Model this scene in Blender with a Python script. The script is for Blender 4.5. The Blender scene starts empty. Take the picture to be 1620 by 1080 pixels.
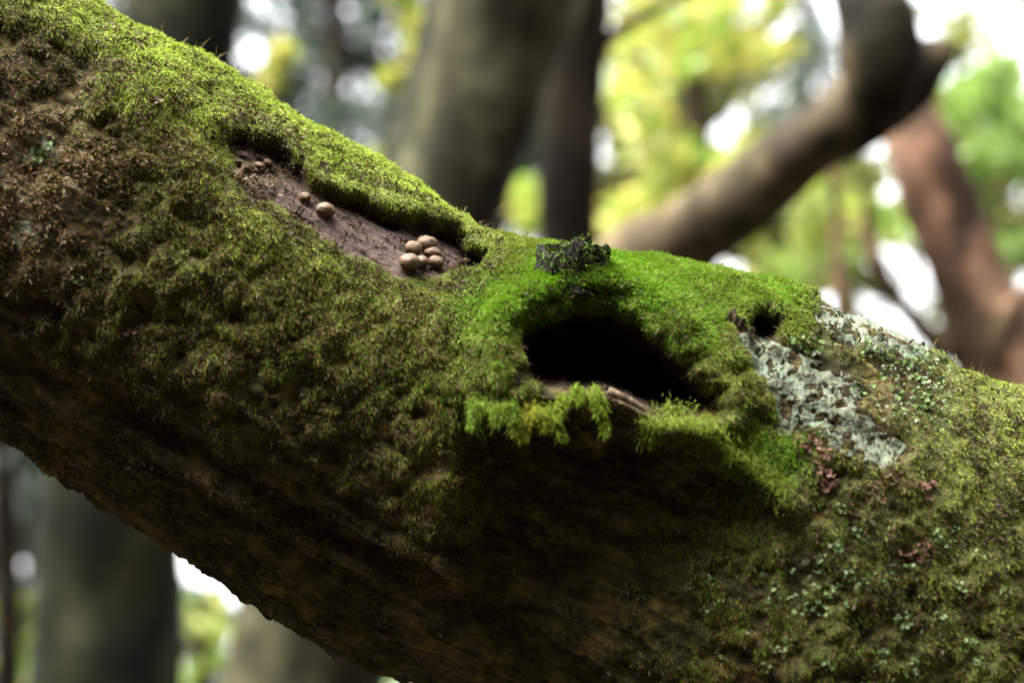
import bpy, math, random
import numpy as np
from mathutils import Vector
from mathutils.bvhtree import BVHTree

sc = bpy.context.scene
col = sc.collection
rng = np.random.default_rng(11)
random.seed(11)

# ------------------------------------------------------------------ camera
PITCH = math.radians(14.0)
CAM = np.array([0.0, 0.0, 1.30])
FWD = np.array([0.0, math.cos(PITCH), math.sin(PITCH)])
UP = np.array([0.0, -math.sin(PITCH), math.cos(PITCH)])
RIGHT = np.array([1.0, 0.0, 0.0])
LENS = 70.0
HF = 36.0 / LENS
D0 = 1.27                                   # distance of the trunk's axis
cam_data = bpy.data.cameras.new("camera")
cam = bpy.data.objects.new("camera", cam_data)
col.objects.link(cam)
cam.location = CAM
cam.rotation_euler = (math.pi / 2 + PITCH, 0, 0)
cam_data.lens = LENS
cam_data.sensor_width = 36.0
cam_data.clip_start = 0.05
cam_data.clip_end = 5000
cam_data.dof.use_dof = True
cam_data.dof.focus_distance = 1.195
cam_data.dof.aperture_fstop = 4.1
cam_data.dof.aperture_blades = 0
sc.camera = cam

# ------------------------------------------------------------------ light
SUN_EL, SUN_AZ = math.radians(62), math.radians(-112)   # high, over the photographer's left shoulder
world = bpy.data.worlds.new("World")
sc.world = world
world.use_nodes = True
wn = world.node_tree.nodes
wl = world.node_tree.links
wn.clear()
sky = wn.new("ShaderNodeTexSky")
sky.sky_type = 'NISHITA'
sky.sun_disc = False
sky.sun_elevation = SUN_EL
sky.sun_rotation = SUN_AZ
sky.dust_density = 4.0
sky.air_density = 1.0
sky.ozone_density = 1.0
hsv = wn.new("ShaderNodeHueSaturation")      # overcast: the cloud takes most of the blue out
hsv.inputs['Saturation'].default_value = 0.1
bg = wn.new("ShaderNodeBackground")
bg.inputs['Strength'].default_value = 0.12
wo = wn.new("ShaderNodeOutputWorld")
wl.new(sky.outputs[0], hsv.inputs['Color'])
wl.new(hsv.outputs[0], bg.inputs['Color'])
wl.new(bg.outputs[0], wo.inputs['Surface'])

sun_data = bpy.data.lights.new("sun", 'SUN')
sun_data.energy = 3.1
sun_data.angle = math.radians(62)
sun_data.color = (1.0, 0.96, 0.86)
sun = bpy.data.objects.new("sun", sun_data)
col.objects.link(sun)
sd = Vector((math.sin(SUN_AZ) * math.cos(SUN_EL), math.cos(SUN_AZ) * math.cos(SUN_EL), math.sin(SUN_EL)))
sun.rotation_euler = sd.to_track_quat('Z', 'Y').to_euler()
sun.location = (0, 0, 12)

sc.view_settings.view_transform = 'Standard'
sc.view_settings.look = 'None'
sc.view_settings.gamma = 1.0
sc.view_settings.use_curve_mapping = False
sc.view_settings.exposure = 3.28
sc.render.engine = 'CYCLES'
sc.cycles.max_bounces = 6
sc.cycles.use_denoising = True
try:
    sc.cycles.denoiser = 'OPENIMAGEDENOISE'
except Exception:
    pass

# ------------------------------------------------------------------ helpers
def P(px, py, depth):
    px = np.asarray(px, float); py = np.asarray(py, float); depth = np.asarray(depth, float)
    a = (px - 810.0) / 1620.0 * HF
    b = (540.0 - py) / 1620.0 * HF
    return CAM + depth[..., None] * (FWD + a[..., None] * RIGHT + b[..., None] * UP)

def proj(p):
    q = p - CAM
    d = q @ FWD
    return 810 + (q @ RIGHT) / d / HF * 1620, 540 - (q @ UP) / d / HF * 1620, d

def norm(v):
    return v / np.maximum(np.linalg.norm(v, axis=-1, keepdims=True), 1e-9)

def smooth(a, b, x):
    t = np.clip((x - a) / (b - a), 0, 1)
    return t * t * (3 - 2 * t)

def _hash(ix, iy, iz, seed):
    h = (ix.astype(np.int64) * 374761393 + iy.astype(np.int64) * 668265263 + iz.astype(np.int64) * 1442695041 + seed * 1013904223) & 0xffffffff
    h = ((h ^ (h >> 13)) * 1274126177) & 0xffffffff
    h = ((h ^ (h >> 15)) * 2246822519) & 0xffffffff
    return ((h ^ (h >> 16)) & 0xffffff) / float(0xffffff)

def vnoise(x, y, z, seed=0):
    x = np.asarray(x, float); y = np.asarray(y, float) + 0 * x; z = np.asarray(z, float) + 0 * x
    ix, iy, iz = np.floor(x), np.floor(y), np.floor(z)
    fx, fy, fz = x - ix, y - iy, z - iz
    ux, uy, uz = [f * f * f * (f * (f * 6 - 15) + 10) for f in (fx, fy, fz)]
    r = 0
    for dx in (0, 1):
        for dy in (0, 1):
            for dz in (0, 1):
                w = (ux if dx else 1 - ux) * (uy if dy else 1 - uy) * (uz if dz else 1 - uz)
                r = r + w * _hash(ix + dx, iy + dy, iz + dz, seed)
    return r * 2 - 1

def fbm(x, y, z, octv=4, seed=0, gain=0.5):
    r, a, f, n = 0, 1.0, 1.0, 0.0
    for i in range(octv):
        r = r + a * vnoise(x * f + 17.3 * i, y * f - 9.1 * i, z * f + 5.7 * i, seed + i)
        n += a; a *= gain; f *= 2.03
    return r / n

def catmull(pts, n, closed=False):
    pts = np.asarray(pts, float); m = len(pts)
    if closed:
        t = np.linspace(0, m, n, endpoint=False)
        i = np.floor(t).astype(int); f = (t - i)[:, None]
        a, b, c, d = pts[(i - 1) % m], pts[i % m], pts[(i + 1) % m], pts[(i + 2) % m]
    else:
        t = np.linspace(0, m - 1, n)
        i = np.minimum(np.floor(t).astype(int), m - 2); f = (t - i)[:, None]
        ext = np.vstack([2 * pts[0] - pts[1], pts, 2 * pts[-1] - pts[-2]])
        a, b, c, d = ext[i], ext[i + 1], ext[i + 2], ext[i + 3]
    return 0.5 * ((2 * b) + (-a + c) * f + (2 * a - 5 * b + 4 * c - d) * f ** 2 + (-a + 3 * b - 3 * c + d) * f ** 3)

def poly_sdf(x, y, poly):
    """signed distance to a smooth closed outline, negative inside"""
    out = np.full(x.shape, 1e4)
    lo, hi = poly.min(0) - 160, poly.max(0) + 160
    sel = (x > lo[0]) & (x < hi[0]) & (y > lo[1]) & (y < hi[1])
    px, py = x[sel], y[sel]
    d2 = np.full(px.shape, 1e12); ins = np.zeros(px.shape, bool)
    n = len(poly)
    for i in range(n):
        a, b = poly[i], poly[(i + 1) % n]
        e = b - a
        wx, wy = px - a[0], py - a[1]
        t = np.clip((wx * e[0] + wy * e[1]) / max(e @ e, 1e-9), 0, 1)
        d2 = np.minimum(d2, (wx - e[0] * t) ** 2 + (wy - e[1] * t) ** 2)
        cond = (a[1] > py) != (b[1] > py)
        if abs(e[1]) > 1e-9:
            ins ^= cond & (px < e[0] * (py - a[1]) / e[1] + a[0])
    d = np.sqrt(d2)
    out[sel] = np.where(ins, -d, d)
    return out

def idw(x, y, ctrl, k):
    w_s = 0; v_s = 0
    for c in ctrl:
        w = 1.0 / ((x - c[0]) ** 2 + (y - c[1]) ** 2 + 900.0) ** 1.7
        w_s = w_s + w; v_s = v_s + w * c[k]
    return v_s / w_s

def build_mesh(name, verts, faces_flat, loop_tot, colors=None, mat=None, smooth_sh=True, attrs=None):
    me = bpy.data.meshes.new(name)
    verts = np.asarray(verts, np.float32)
    me.vertices.add(len(verts)); me.vertices.foreach_set("co", verts.ravel())
    faces_flat = np.asarray(faces_flat, np.int32); loop_tot = np.asarray(loop_tot, np.int32)
    me.loops.add(len(faces_flat)); me.loops.foreach_set("vertex_index", faces_flat)
    me.polygons.add(len(loop_tot))
    ls = np.concatenate([[0], np.cumsum(loop_tot)[:-1]]).astype(np.int32)
    me.polygons.foreach_set("loop_start", ls)
    me.polygons.foreach_set("use_smooth", np.full(len(loop_tot), smooth_sh))
    if colors is not None:
        a = me.attributes.new("Col", 'FLOAT_COLOR', 'POINT')
        c = np.ones((len(verts), 4), np.float32); c[:, :3] = colors
        a.data.foreach_set("color", c.ravel())
    for k, v in (attrs or {}).items():
        a = me.attributes.new(k, 'FLOAT', 'POINT'); a.data.foreach_set("value", np.asarray(v, np.float32))
    me.update(calc_edges=True)
    me.validate()
    if mat: me.materials.append(mat)
    return me

def link(name, me, parent=None, label=None, cat=None, group=None, kind=None):
    o = bpy.data.objects.new(name, me)
    col.objects.link(o)
    if parent: o.parent = parent
    for k, v in (("label", label), ("category", cat), ("group", group), ("kind", kind)):
        if v: o[k] = v
    return o

def grid_faces(nu, nv, wrap=False):
    i, j = np.meshgrid(np.arange(nu - 1), np.arange(nv if wrap else nv - 1), indexing='ij')
    j2 = (j + 1) % nv
    return np.stack([i * nv + j, i * nv + j2, (i + 1) * nv + j2, (i + 1) * nv + j], -1).reshape(-1, 4)

# ------------------------------------------------------------------ materials
def new_mat(name):
    m = bpy.data.materials.new(name); m.use_nodes = True
    nt = m.node_tree; nt.nodes.clear()
    return m, nt.nodes, nt.links

def N(nodes, typ, **kw):
    n = nodes.new(typ)
    for k, v in kw.items():
        if k in n.inputs: n.inputs[k].default_value = v
        else: setattr(n, k, v)
    return n

def noise(nd, lk, co, scale, detail=4, rough=0.55, dist=0.0):
    n = N(nd, "ShaderNodeTexNoise")
    n.inputs['Scale'].default_value = scale; n.inputs['Detail'].default_value = detail
    n.inputs['Roughness'].default_value = rough; n.inputs['Distortion'].default_value = dist
    lk.new(co, n.inputs['Vector'])
    return n.outputs['Fac']

def ramp(nd, lk, fac, stops):
    r = N(nd, "ShaderNodeValToRGB")
    e = r.color_ramp.elements
    while len(e) < len(stops): e.new(0.5)
    for el, (p, c) in zip(e, stops):
        el.position = p; el.color = (*c, 1) if len(c) == 3 else c
    lk.new(fac, r.inputs[0])
    return r.outputs[0]

def mix(nd, lk, fac, a, b, mode='MIX'):
    m = N(nd, "ShaderNodeMix", data_type='RGBA', blend_type=mode)
    for s, v in ((m.inputs[0], fac), (m.inputs[6], a), (m.inputs[7], b)):
        if hasattr(v, 'is_linked'): lk.new(v, s)
        elif isinstance(v, (int, float)): s.default_value = v
        else: s.default_value = (*v, 1)
    return m.outputs[2]

def math_n(nd, lk, op, a, b):
    m = N(nd, "ShaderNodeMath", operation=op)
    for s, v in ((m.inputs[0], a), (m.inputs[1], b)):
        if hasattr(v, 'is_linked'): lk.new(v, s)
        else: s.default_value = v
    return m.outputs[0]

def foliage_mat(name, trans=0.35, rough=0.5, spec=0.3):
    m, nd, lk = new_mat(name)
    at = N(nd, "ShaderNodeAttribute", attribute_name="Col")
    b = N(nd, "ShaderNodeBsdfPrincipled", Roughness=rough)
    b.inputs['Specular IOR Level'].default_value = spec
    t = N(nd, "ShaderNodeBsdfTranslucent")
    mx = N(nd, "ShaderNodeMixShader"); mx.inputs[0].default_value = trans
    o = N(nd, "ShaderNodeOutputMaterial")
    lk.new(at.outputs['Color'], b.inputs['Base Color']); lk.new(at.outputs['Color'], t.inputs['Color'])
    lk.new(b.outputs[0], mx.inputs[1]); lk.new(t.outputs[0], mx.inputs[2]); lk.new(mx.outputs[0], o.inputs[0])
    return m

def bark_mat(name, c_dark, c_mid, c_light, scale=14.0, stretch=(1, 1, 0.25), bump=0.6):
    m, nd, lk = new_mat(name)
    tc = N(nd, "ShaderNodeTexCoord")
    mp = N(nd, "ShaderNodeMapping"); mp.inputs['Scale'].default_value = stretch
    lk.new(tc.outputs['Object'], mp.inputs['Vector'])
    f1 = noise(nd, lk, mp.outputs[0], scale, 6, 0.62, 0.3)
    f2 = noise(nd, lk, tc.outputs['Object'], scale * 0.6, 4)
    c = ramp(nd, lk, f1, [(0.38, c_dark), (0.5, c_mid), (0.64, c_light)])
    c2 = ramp(nd, lk, f2, [(0.42, (0.3, 0.33, 0.24)), (0.6, (1.45, 1.4, 1.25))])
    c = mix(nd, lk, 1.0, c, c2, 'MULTIPLY')
    b = N(nd, "ShaderNodeBsdfPrincipled", Roughness=0.85)
    b.inputs['Specular IOR Level'].default_value = 0.15
    bp = N(nd, "ShaderNodeBump"); bp.inputs['Strength'].default_value = bump; bp.inputs['Distance'].default_value = 0.02
    o = N(nd, "ShaderNodeOutputMaterial")
    lk.new(f1, bp.inputs['Height']); lk.new(bp.outputs[0], b.inputs['Normal'])
    lk.new(c, b.inputs['Base Color']); lk.new(b.outputs[0], o.inputs[0])
    return m

MOSS = foliage_mat("moss", 0.28, 0.65, 0.10)
LEAF = foliage_mat("leaf", 0.5, 0.45, 0.35)
LOBE = foliage_mat("lichen_lobe", 0.15, 0.7, 0.15)

def trunk_material():
    m, nd, lk = new_mat("mossy_bark")
    tc = N(nd, "ShaderNodeTexCoord"); co = tc.outputs['Object']
    at = lambda n: N(nd, "ShaderNodeAttribute", attribute_name=n).outputs['Fac']
    grain_v = N(nd, "ShaderNodeAttribute", attribute_name="Grain")
    n1 = noise(nd, lk, co, 60, 7, 0.65, 0.4)
    n2 = noise(nd, lk, co, 14, 5, 0.6)
    n3 = noise(nd, lk, co, 260, 5, 0.65)
    bark = ramp(nd, lk, n1, [(0.28, (0.011, 0.008, 0.004)), (0.46, (0.032, 0.025, 0.012)), (0.62, (0.068, 0.052, 0.023)), (0.78, (0.12, 0.092, 0.048))])
    gm = N(nd, "ShaderNodeMapping"); gm.inputs['Scale'].default_value = (1.0, 0.22, 1.0)
    lk.new(grain_v.outputs['Vector'], gm.inputs['Vector'])
    fib = N(nd, "ShaderNodeTexNoise"); fib.inputs['Scale'].default_value = 1.0; fib.inputs['Detail'].default_value = 6; fib.inputs['Roughness'].default_value = 0.65; fib.inputs['Distortion'].default_value = 0.6
    lk.new(gm.outputs[0], fib.inputs['Vector'])
    bark = mix(nd, lk, 1.0, bark, ramp(nd, lk, fib.outputs['Fac'], [(0.36, (0.25, 0.25, 0.25)), (0.5, (0.95, 0.95, 0.95)), (0.66, (1.7, 1.55, 1.3))]), 'MULTIPLY')
    bark2 = ramp(nd, lk, n2, [(0.42, (0.6, 0.72, 0.5)), (0.6, (1.15, 1.05, 0.85))])
    bark = mix(nd, lk, 1.0, bark, bark2, 'MULTIPLY')
    tan = ramp(nd, lk, n1, [(0.3, (0.035, 0.026, 0.016)), (0.5, (0.14, 0.105, 0.063)), (0.68, (0.30, 0.24, 0.165))])
    c = mix(nd, lk, at("tan"), bark, tan)
    soil = ramp(nd, lk, n3, [(0.3, (0.014, 0.014, 0.005)), (0.5, (0.04, 0.045, 0.012)), (0.72, (0.085, 0.075, 0.025))])
    c = mix(nd, lk, at("moss"), c, soil)
    ng = N(nd, "ShaderNodeTexNoise"); ng.inputs['Scale'].default_value = 1.0; ng.inputs['Detail'].default_value = 6
    ng.inputs['Roughness'].default_value = 0.65
    lk.new(grain_v.outputs['Vector'], ng.inputs['Vector'])
    wood = ramp(nd, lk, ng.outputs['Fac'], [(0.3, (0.026, 0.017, 0.015)), (0.5, (0.056, 0.037, 0.033)), (0.68, (0.095, 0.066, 0.057))])
    c = mix(nd, lk, at("wood"), c, wood)
    hollow_brown = ramp(nd, lk, n1, [(0.3, (0.012, 0.008, 0.006)), (0.7, (0.05, 0.03, 0.02))])  # dark brown for the inside of the knothole and the small pit
    c = mix(nd, lk, at("hollow"), c, hollow_brown)
    b = N(nd, "ShaderNodeBsdfPrincipled", Roughness=0.85)
    b.inputs['Specular IOR Level'].default_value = 0.12
    h = math_n(nd, lk, 'ADD', math_n(nd, lk, 'ADD', n1, math_n(nd, lk, 'MULTIPLY', fib.outputs['Fac'], 1.2)), math_n(nd, lk, 'MULTIPLY', n3, 0.5))
    bp = N(nd, "ShaderNodeBump"); bp.inputs['Strength'].default_value = 0.9; bp.inputs['Distance'].default_value = 0.004
    lk.new(h, bp.inputs['Height']); lk.new(bp.outputs[0], b.inputs['Normal'])
    o = N(nd, "ShaderNodeOutputMaterial")
    lk.new(c, b.inputs['Base Color']); lk.new(b.outputs[0], o.inputs[0])
    return m

# ------------------------------------------------------------------ ground
m, nd, lk = new_mat("leaf_litter")
tc = N(nd, "ShaderNodeTexCoord")
f = noise(nd, lk, tc.outputs['Object'], 6, 8, 0.65)
c = ramp(nd, lk, f, [(0.3, (0.012, 0.010, 0.006)), (0.5, (0.035, 0.026, 0.014)), (0.7, (0.06, 0.05, 0.02))])
b = N(nd, "ShaderNodeBsdfPrincipled", Roughness=0.9)
bp = N(nd, "ShaderNodeBump"); bp.inputs['Distance'].default_value = 0.05
o = N(nd, "ShaderNodeOutputMaterial")
lk.new(f, bp.inputs['Height']); lk.new(bp.outputs[0], b.inputs['Normal']); lk.new(c, b.inputs['Base Color']); lk.new(b.outputs[0], o.inputs[0])
gx = np.concatenate([-np.geomspace(2000, 1.0, 40), [0], np.geomspace(1.0, 2000, 40)])
X, Y = np.meshgrid(gx, gx, indexing='ij')
Z = 0.12 * fbm(X * 0.5, Y * 0.5, 0 * X, 4, 5) * np.exp(-np.hypot(X, Y) / 60)
link("ground", build_mesh("ground", np.stack([X, Y, Z], -1).reshape(-1, 3), grid_faces(len(gx), len(gx)).ravel(), np.full((len(gx) - 1) ** 2, 4), None, m), kind="structure")

# ------------------------------------------------------------------ the mossy trunk
# stations: (lower edge x, y, upper edge x, y) of the trunk, in the picture's own units at the axis distance
ST = [(-1700, -480, -1480, -860), (-1100, -10, -820, -500), (-500, 360, -190, -240), (-250, 515, 75, -60), (0, 672, 322, 95), (280, 860, 612, 268),
      (480, 980, 818, 380), (680, 1086, 1044, 434), (900, 1195, 1284, 470), (1150, 1325, 1562, 586), (1420, 1470, 1832, 724),
      (1800, 1690, 2230, 960), (2600, 2200, 3100, 1420), (3900, 3150, 4560, 2250), (5200, 4250, 6000, 3300)]
ST = np.array(ST, float)
ST[:, 2] -= 8; ST[:, 3] += 13                # the moss mat itself adds the rest
fine = catmull(ST, 3000)
mid = np.stack([(fine[:, 0] + fine[:, 2]) / 2, (fine[:, 1] + fine[:, 3]) / 2], -1)
arc = np.concatenate([[0], np.cumsum(np.linalg.norm(np.diff(mid, axis=0), axis=1))])
i0 = np.argmin(np.abs(mid[:, 0] + 250)); i1 = np.argmin(np.abs(mid[:, 0] - 1850))
uu = np.concatenate([np.linspace(0, arc[i0], 24, endpoint=False), np.linspace(arc[i0], arc[i1], 800, endpoint=False), np.linspace(arc[i1], arc[-1], 40)])
S = np.stack([np.interp(uu, arc, fine[:, k]) for k in range(4)], -1)
KM = D0 * HF / 1620.0
Cc = P((S[:, 0] + S[:, 2]) / 2, (S[:, 1] + S[:, 3]) / 2, np.full(len(S), D0))
Rr = np.hypot(S[:, 0] - S[:, 2], S[:, 1] - S[:, 3]) / 2 * KM
Tn = norm(np.gradient(Cc, axis=0))
Nf = norm(-FWD - (Tn @ -FWD)[:, None] * Tn)
Ub = norm(np.cross(Nf, Tn)); Ub *= np.sign(Ub[:, 2:3])
th = np.concatenate([np.linspace(-1.75, 1.85, 400), np.linspace(1.85, 2 * math.pi - 1.75, 72)[1:-1]])
nu, nv = len(uu), len(th)
base = Cc[:, None] + Rr[:, None, None] * (np.cos(th)[None, :, None] * Nf[:, None] + np.sin(th)[None, :, None] * Ub[:, None])
radial = np.cos(th)[None, :, None] * Nf[:, None] + np.sin(th)[None, :, None] * Ub[:, None]
CX, CY, _ = proj(base.reshape(-1, 3)); CX = CX.reshape(nu, nv); CY = CY.reshape(nu, nv)
front = smooth(-0.05, 0.22, np.cos(th))[None, :] * np.ones((nu, 1))
xb, yb, zb = base[..., 0], base[..., 1], base[..., 2]
axial = (uu * KM)[:, None] * np.ones((1, nv))
circ = (th[None, :] * 0.135) * np.ones((nu, 1))

# chart coordinates roughened, so that every outline is ragged
wx = CX + 9 * fbm(xb * 45, yb * 45, zb * 45, 4, 31)
wy = CY + 9 * fbm(xb * 45, yb * 45, zb * 45, 4, 57)

WOUND = catmull([(366, 222), (418, 234), (455, 258), (482, 290), (525, 314), (560, 318), (604, 342), (650, 358), (704, 376), (770, 404), (742, 426), (700, 438), (640, 440), (600, 420), (552, 404), (494, 370), (436, 326), (380, 298), (358, 254)], 80, True)
HOLE = catmull([(820, 532), (850, 508), (905, 494), (962, 494), (1015, 520), (1070, 566), (1118, 612), (1144, 648), (1128, 664), (1080, 664), (1030, 656), (985, 638), (955, 624), (900, 618), (852, 610), (824, 578)], 70, True)
PIT = catmull([(1174, 520), (1196, 508), (1218, 514), (1226, 538), (1206, 554), (1182, 544)], 24, True)
s_w = poly_sdf(wx.ravel(), wy.ravel(), WOUND).reshape(nu, nv) + 9 * fbm(CX * .035, CY * .035, 0 * CX, 4, 19)
s_h = poly_sdf(CX.ravel() + 0.6 * (wx - CX).ravel(), CY.ravel() + 0.6 * (wy - CY).ravel(), HOLE).reshape(nu, nv) + 7 * fbm(CX * .045, CY * .045, 0 * CX, 4, 83)
s_p = poly_sdf(wx.ravel(), wy.ravel(), PIT).reshape(nu, nv) + 6 * fbm(CX * .07, CY * .07, 0 * CX, 3, 29)
in_w = smooth(6, -6, s_w) * front; in_h = smooth(2, -10, s_h) * front; in_p = smooth(4, -5, s_p) * front

CRUST_MAIN = [(1146, 532), (1200, 538), (1262, 562), (1335, 592), (1362, 622), (1345, 652), (1392, 680), (1424, 704), (1420, 728), (1372, 735), (1325, 706), (1288, 676), (1235, 686), (1212, 628), (1184, 582)]
CRUST_RIDGE = [(1292, 488), (1350, 503), (1420, 527), (1470, 548), (1462, 566), (1420, 562), (1370, 548), (1330, 530), (1302, 512)]
in_l = np.zeros((nu, nv))
for q_ in (CRUST_MAIN, CRUST_RIDGE):
    in_l = np.maximum(in_l, smooth(10, -2, poly_sdf(wx.ravel(), wy.ravel(), catmull(q_, 60, True)).reshape(nu, nv)) * front)
in_l = np.maximum(in_l, 0.6 * np.exp(-(((CX - 1430) / 70) ** 2 + ((CY - 600 - 0.4 * (CX - 1430)) / 45) ** 2) ** 2) * front)
# where the moss grows: x, y, cover, strand length (mm), yellow, brown, upright
MC = [
 (-60, -20, 1, 8, 0.8, 0.1, 0.3), (100, 40, 1, 8, 0.8, 0.08, 0.3), (200, 60, 1, 7, 0.8, 0.05, 0.3), (250, 120, 1, 7, 0.85, 0.08, 0.25), (180, 150, 0.9, 7, 0.7, 0.12, 0.3), (350, 190, 1, 7, 0.85, 0.1, 0.25), (450, 190, 1, 7, 0.9, 0.05, 0.25),
 (560, 260, 1, 7, 0.85, 0.05, 0.25), (640, 310, 1, 7, 0.85, 0.04, 0.25), (750, 355, 1, 7, 0.75, 0.05, 0.3), (830, 385, 1, 7, 0.55, 0.04, 0.5),
 (40, 100, 0.3, 6, 0.4, 0.4, 0.3), (100, 130, 0.3, 6, 0.4, 0.4, 0.3), (40, 190, 0.35, 6, 0.5, 0.5, 0.3), (40, 260, 0.15, 5, 0.4, 0.62, 0.3), (50, 340, 0.2, 5, 0.4, 0.62, 0.3), (90, 400, 0.4, 5, 0.4, 0.62, 0.3), (140, 300, 0.42, 6, 0.5, 0.62, 0.3), (150, 220, 0.5, 7, 0.6, 0.45, 0.3),
 (230, 260, 0.7, 7, 0.6, 0.56, 0.3), (300, 240, 0.9, 7, 0.75, 0.34, 0.3), (300, 340, 0.75, 7, 0.6, 0.46, 0.3), (400, 350, 0.95, 8, 0.75, 0.26, 0.4), (420, 400, 0.9, 8, 0.6, 0.34, 0.4), (500, 410, 0.95, 8, 0.6, 0.26, 0.4), (590, 430, 1, 8, 0.6, 0.1, 0.4), (660, 455, 1, 8, 0.55, 0.12, 0.4), (730, 450, 1, 8, 0.4, 0.1, 0.4),
 (220, 420, 0.75, 7, 0.5, 0.44, 0.3), (330, 460, 0.75, 8, 0.5, 0.49, 0.3), (450, 500, 0.75, 9, 0.5, 0.44, 0.4), (560, 520, 0.8, 9, 0.5, 0.39, 0.4), (660, 560, 0.8, 9, 0.45, 0.39, 0.4), (720, 600, 0.8, 9, 0.4, 0.3, 0.4), (640, 500, 0.85, 9, 0.5, 0.34, 0.4),
 (200, 510, 0.65, 7, 0.5, 0.49, 0.3), (120, 520, 0.6, 7, 0.5, 0.54, 0.3), (20, 470, 0.45, 6, 0.4, 0.62, 0.3), (20, 580, 0.03, 5, 0.4, 0.62, 0.3), (150, 600, 0.25, 6, 0.4, 0.62, 0.3), (280, 570, 0.5, 7, 0.4, 0.62, 0.3), (400, 600, 0.58, 8, 0.4, 0.62, 0.3), (500, 640, 0.58, 8, 0.45, 0.59, 0.3),
 (250, 680, 0.06, 6, 0.4, 0.62, 0.3), (400, 720, 0.22, 6, 0.4, 0.62, 0.3), (540, 720, 0.45, 9, 0.5, 0.54, 0.3), (620, 700, 0.6, 9, 0.5, 0.49, 0.3), (660, 770, 0.55, 9, 0.5, 0.54, 0.3), (720, 800, 0.35, 8, 0.5, 0.5, 0.3), (600, 810, 0.2, 7, 0.5, 0.62, 0.3), (480, 800, 0.05, 6, 0.5, 0.62, 0.3), (300, 780, 0.01, 5, 0.4, 0.62, 0.3), (100, 700, 0, 5, 0.4, 0.6, 0.3), (0, 640, 0, 5, 0.4, 0.6, 0.3), (-150, 560, 0, 5, 0.4, 0.6, 0.3), (200, 780, 0, 5, 0.4, 0.6, 0.3), (400, 880, 0, 5, 0.4, 0.6, 0.3), (600, 1010, 0, 5, 0.4, 0.6, 0.3), (780, 1060, 0, 5, 0.4, 0.6, 0.3), (480, 960, 0, 5, 0.4, 0.6, 0.3),
 (800, 860, 0.1, 6, 0.4, 0.6, 0.3), (700, 900, 0.03, 5, 0.4, 0.6, 0.3), (550, 920, 0.02, 5, 0.4, 0.6, 0.3), (800, 760, 0.08, 6, 0.4, 0.6, 0.3), (900, 760, 0.05, 6, 0.4, 0.6, 0.3), (960, 850, 0.1, 6, 0.3, 0.6, 0.3), (900, 980, 0.03, 5, 0.4, 0.6, 0.3), (1060, 980, 0.08, 6, 0.3, 0.6, 0.3), (1040, 780, 0.12, 6, 0.3, 0.6, 0.3), (1100, 860, 0.32, 7, 0.3, 0.5, 0.3),
 (770, 560, 0.95, 9, 0.25, 0.1, 0.5), (780, 640, 0.9, 9, 0.25, 0.1, 0.3), (800, 500, 1, 9, 0.15, 0.02, 0.7), (860, 460, 1, 9, 0.1, 0, 0.9), (950, 435, 1, 9, 0.1, 0, 0.95), (1030, 460, 1, 9, 0.15, 0, 0.9), (1090, 530, 0.95, 8, 0.4, 0.1, 0.5), (1150, 600, 0.8, 7, 0.5, 0.2, 0.4), (1170, 650, 0.7, 7, 0.4, 0.3, 0.4),
 (880, 395, 1, 9, 0.2, 0, 0.8), (1000, 405, 1, 9, 0.15, 0, 0.9), (1100, 420, 1, 9, 0.2, 0, 0.9), (1130, 480, 1, 8, 0.3, 0.03, 0.8), (1220, 480, 1, 9, 0.2, 0.05, 0.8), (1250, 520, 0.8, 8, 0.35, 0.1, 0.6), (740, 500, 0.95, 8, 0.2, 0.15, 0.4),
 (1300, 540, 0.45, 5, 0.5, 0.3, 0.4), (1400, 600, 0.5, 5, 0.5, 0.3, 0.4), (1500, 660, 0.9, 6, 0.65, 0.08, 0.4), (1560, 640, 1, 6, 0.75, 0.02, 0.4), (1620, 680, 1, 7, 0.8, 0.02, 0.4), (1700, 760, 1, 7, 0.7, 0.1, 0.4), (1540, 720, 1, 7, 0.65, 0.06, 0.4), (1460, 740, 0.92, 7, 0.6, 0.1, 0.4), (1400, 780, 0.75, 7, 0.5, 0.3, 0.4), (1330, 770, 0.7, 7, 0.5, 0.3, 0.4), (1230, 740, 0.85, 9, 0.25, 0.15, 0.4), (1170, 710, 0.85, 9, 0.2, 0.15, 0.4), (1090, 680, 0.6, 8, 0.4, 0.25, 0.4), (830, 672, 0, 6, 0.4, 0.3, 0.3), (900, 660, 0, 6, 0.4, 0.3, 0.3), (940, 660, 0, 6, 0.4, 0.3, 0.3), (985, 672, 0.1, 6, 0.4, 0.3, 0.3), (870, 700, 0, 6, 0.4, 0.3, 0.3), (960, 710, 0, 6, 0.4, 0.3, 0.3), (780, 700, 0.1, 6, 0.4, 0.3, 0.3),
 (1300, 850, 0.75, 8, 0.4, 0.35, 0.3), (1200, 820, 0.62, 8, 0.35, 0.45, 0.3), (1500, 830, 0.88, 7, 0.55, 0.1, 0.4), (1600, 830, 0.9, 7, 0.55, 0.1, 0.4), (1450, 920, 0.7, 8, 0.5, 0.25, 0.4), (1330, 960, 0.68, 8, 0.4, 0.35, 0.3), (1200, 960, 0.45, 7, 0.3, 0.5, 0.3), (1580, 960, 0.75, 8, 0.5, 0.25, 0.4), (1430, 1060, 0.75, 8, 0.45, 0.3, 0.3), (1250, 1080, 0.5, 7, 0.3, 0.5, 0.3), (1620, 1080, 0.7, 8, 0.45, 0.3, 0.3), (1800, 900, 0.8, 7, 0.5, 0.2, 0.4),
]
sub = np.zeros((nu, nv), bool); sub[:, :400] = True
def field(k, default):
    r = np.full((nu, nv), default, float)
    r[:, :400] = idw(CX[:, :400], CY[:, :400], MC, k)
    return r
cover = field(2, .5); s_len = field(3, 7); s_yel = field(4, .5); s_brn = field(5, .3); s_upr = field(6, .3)
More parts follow.
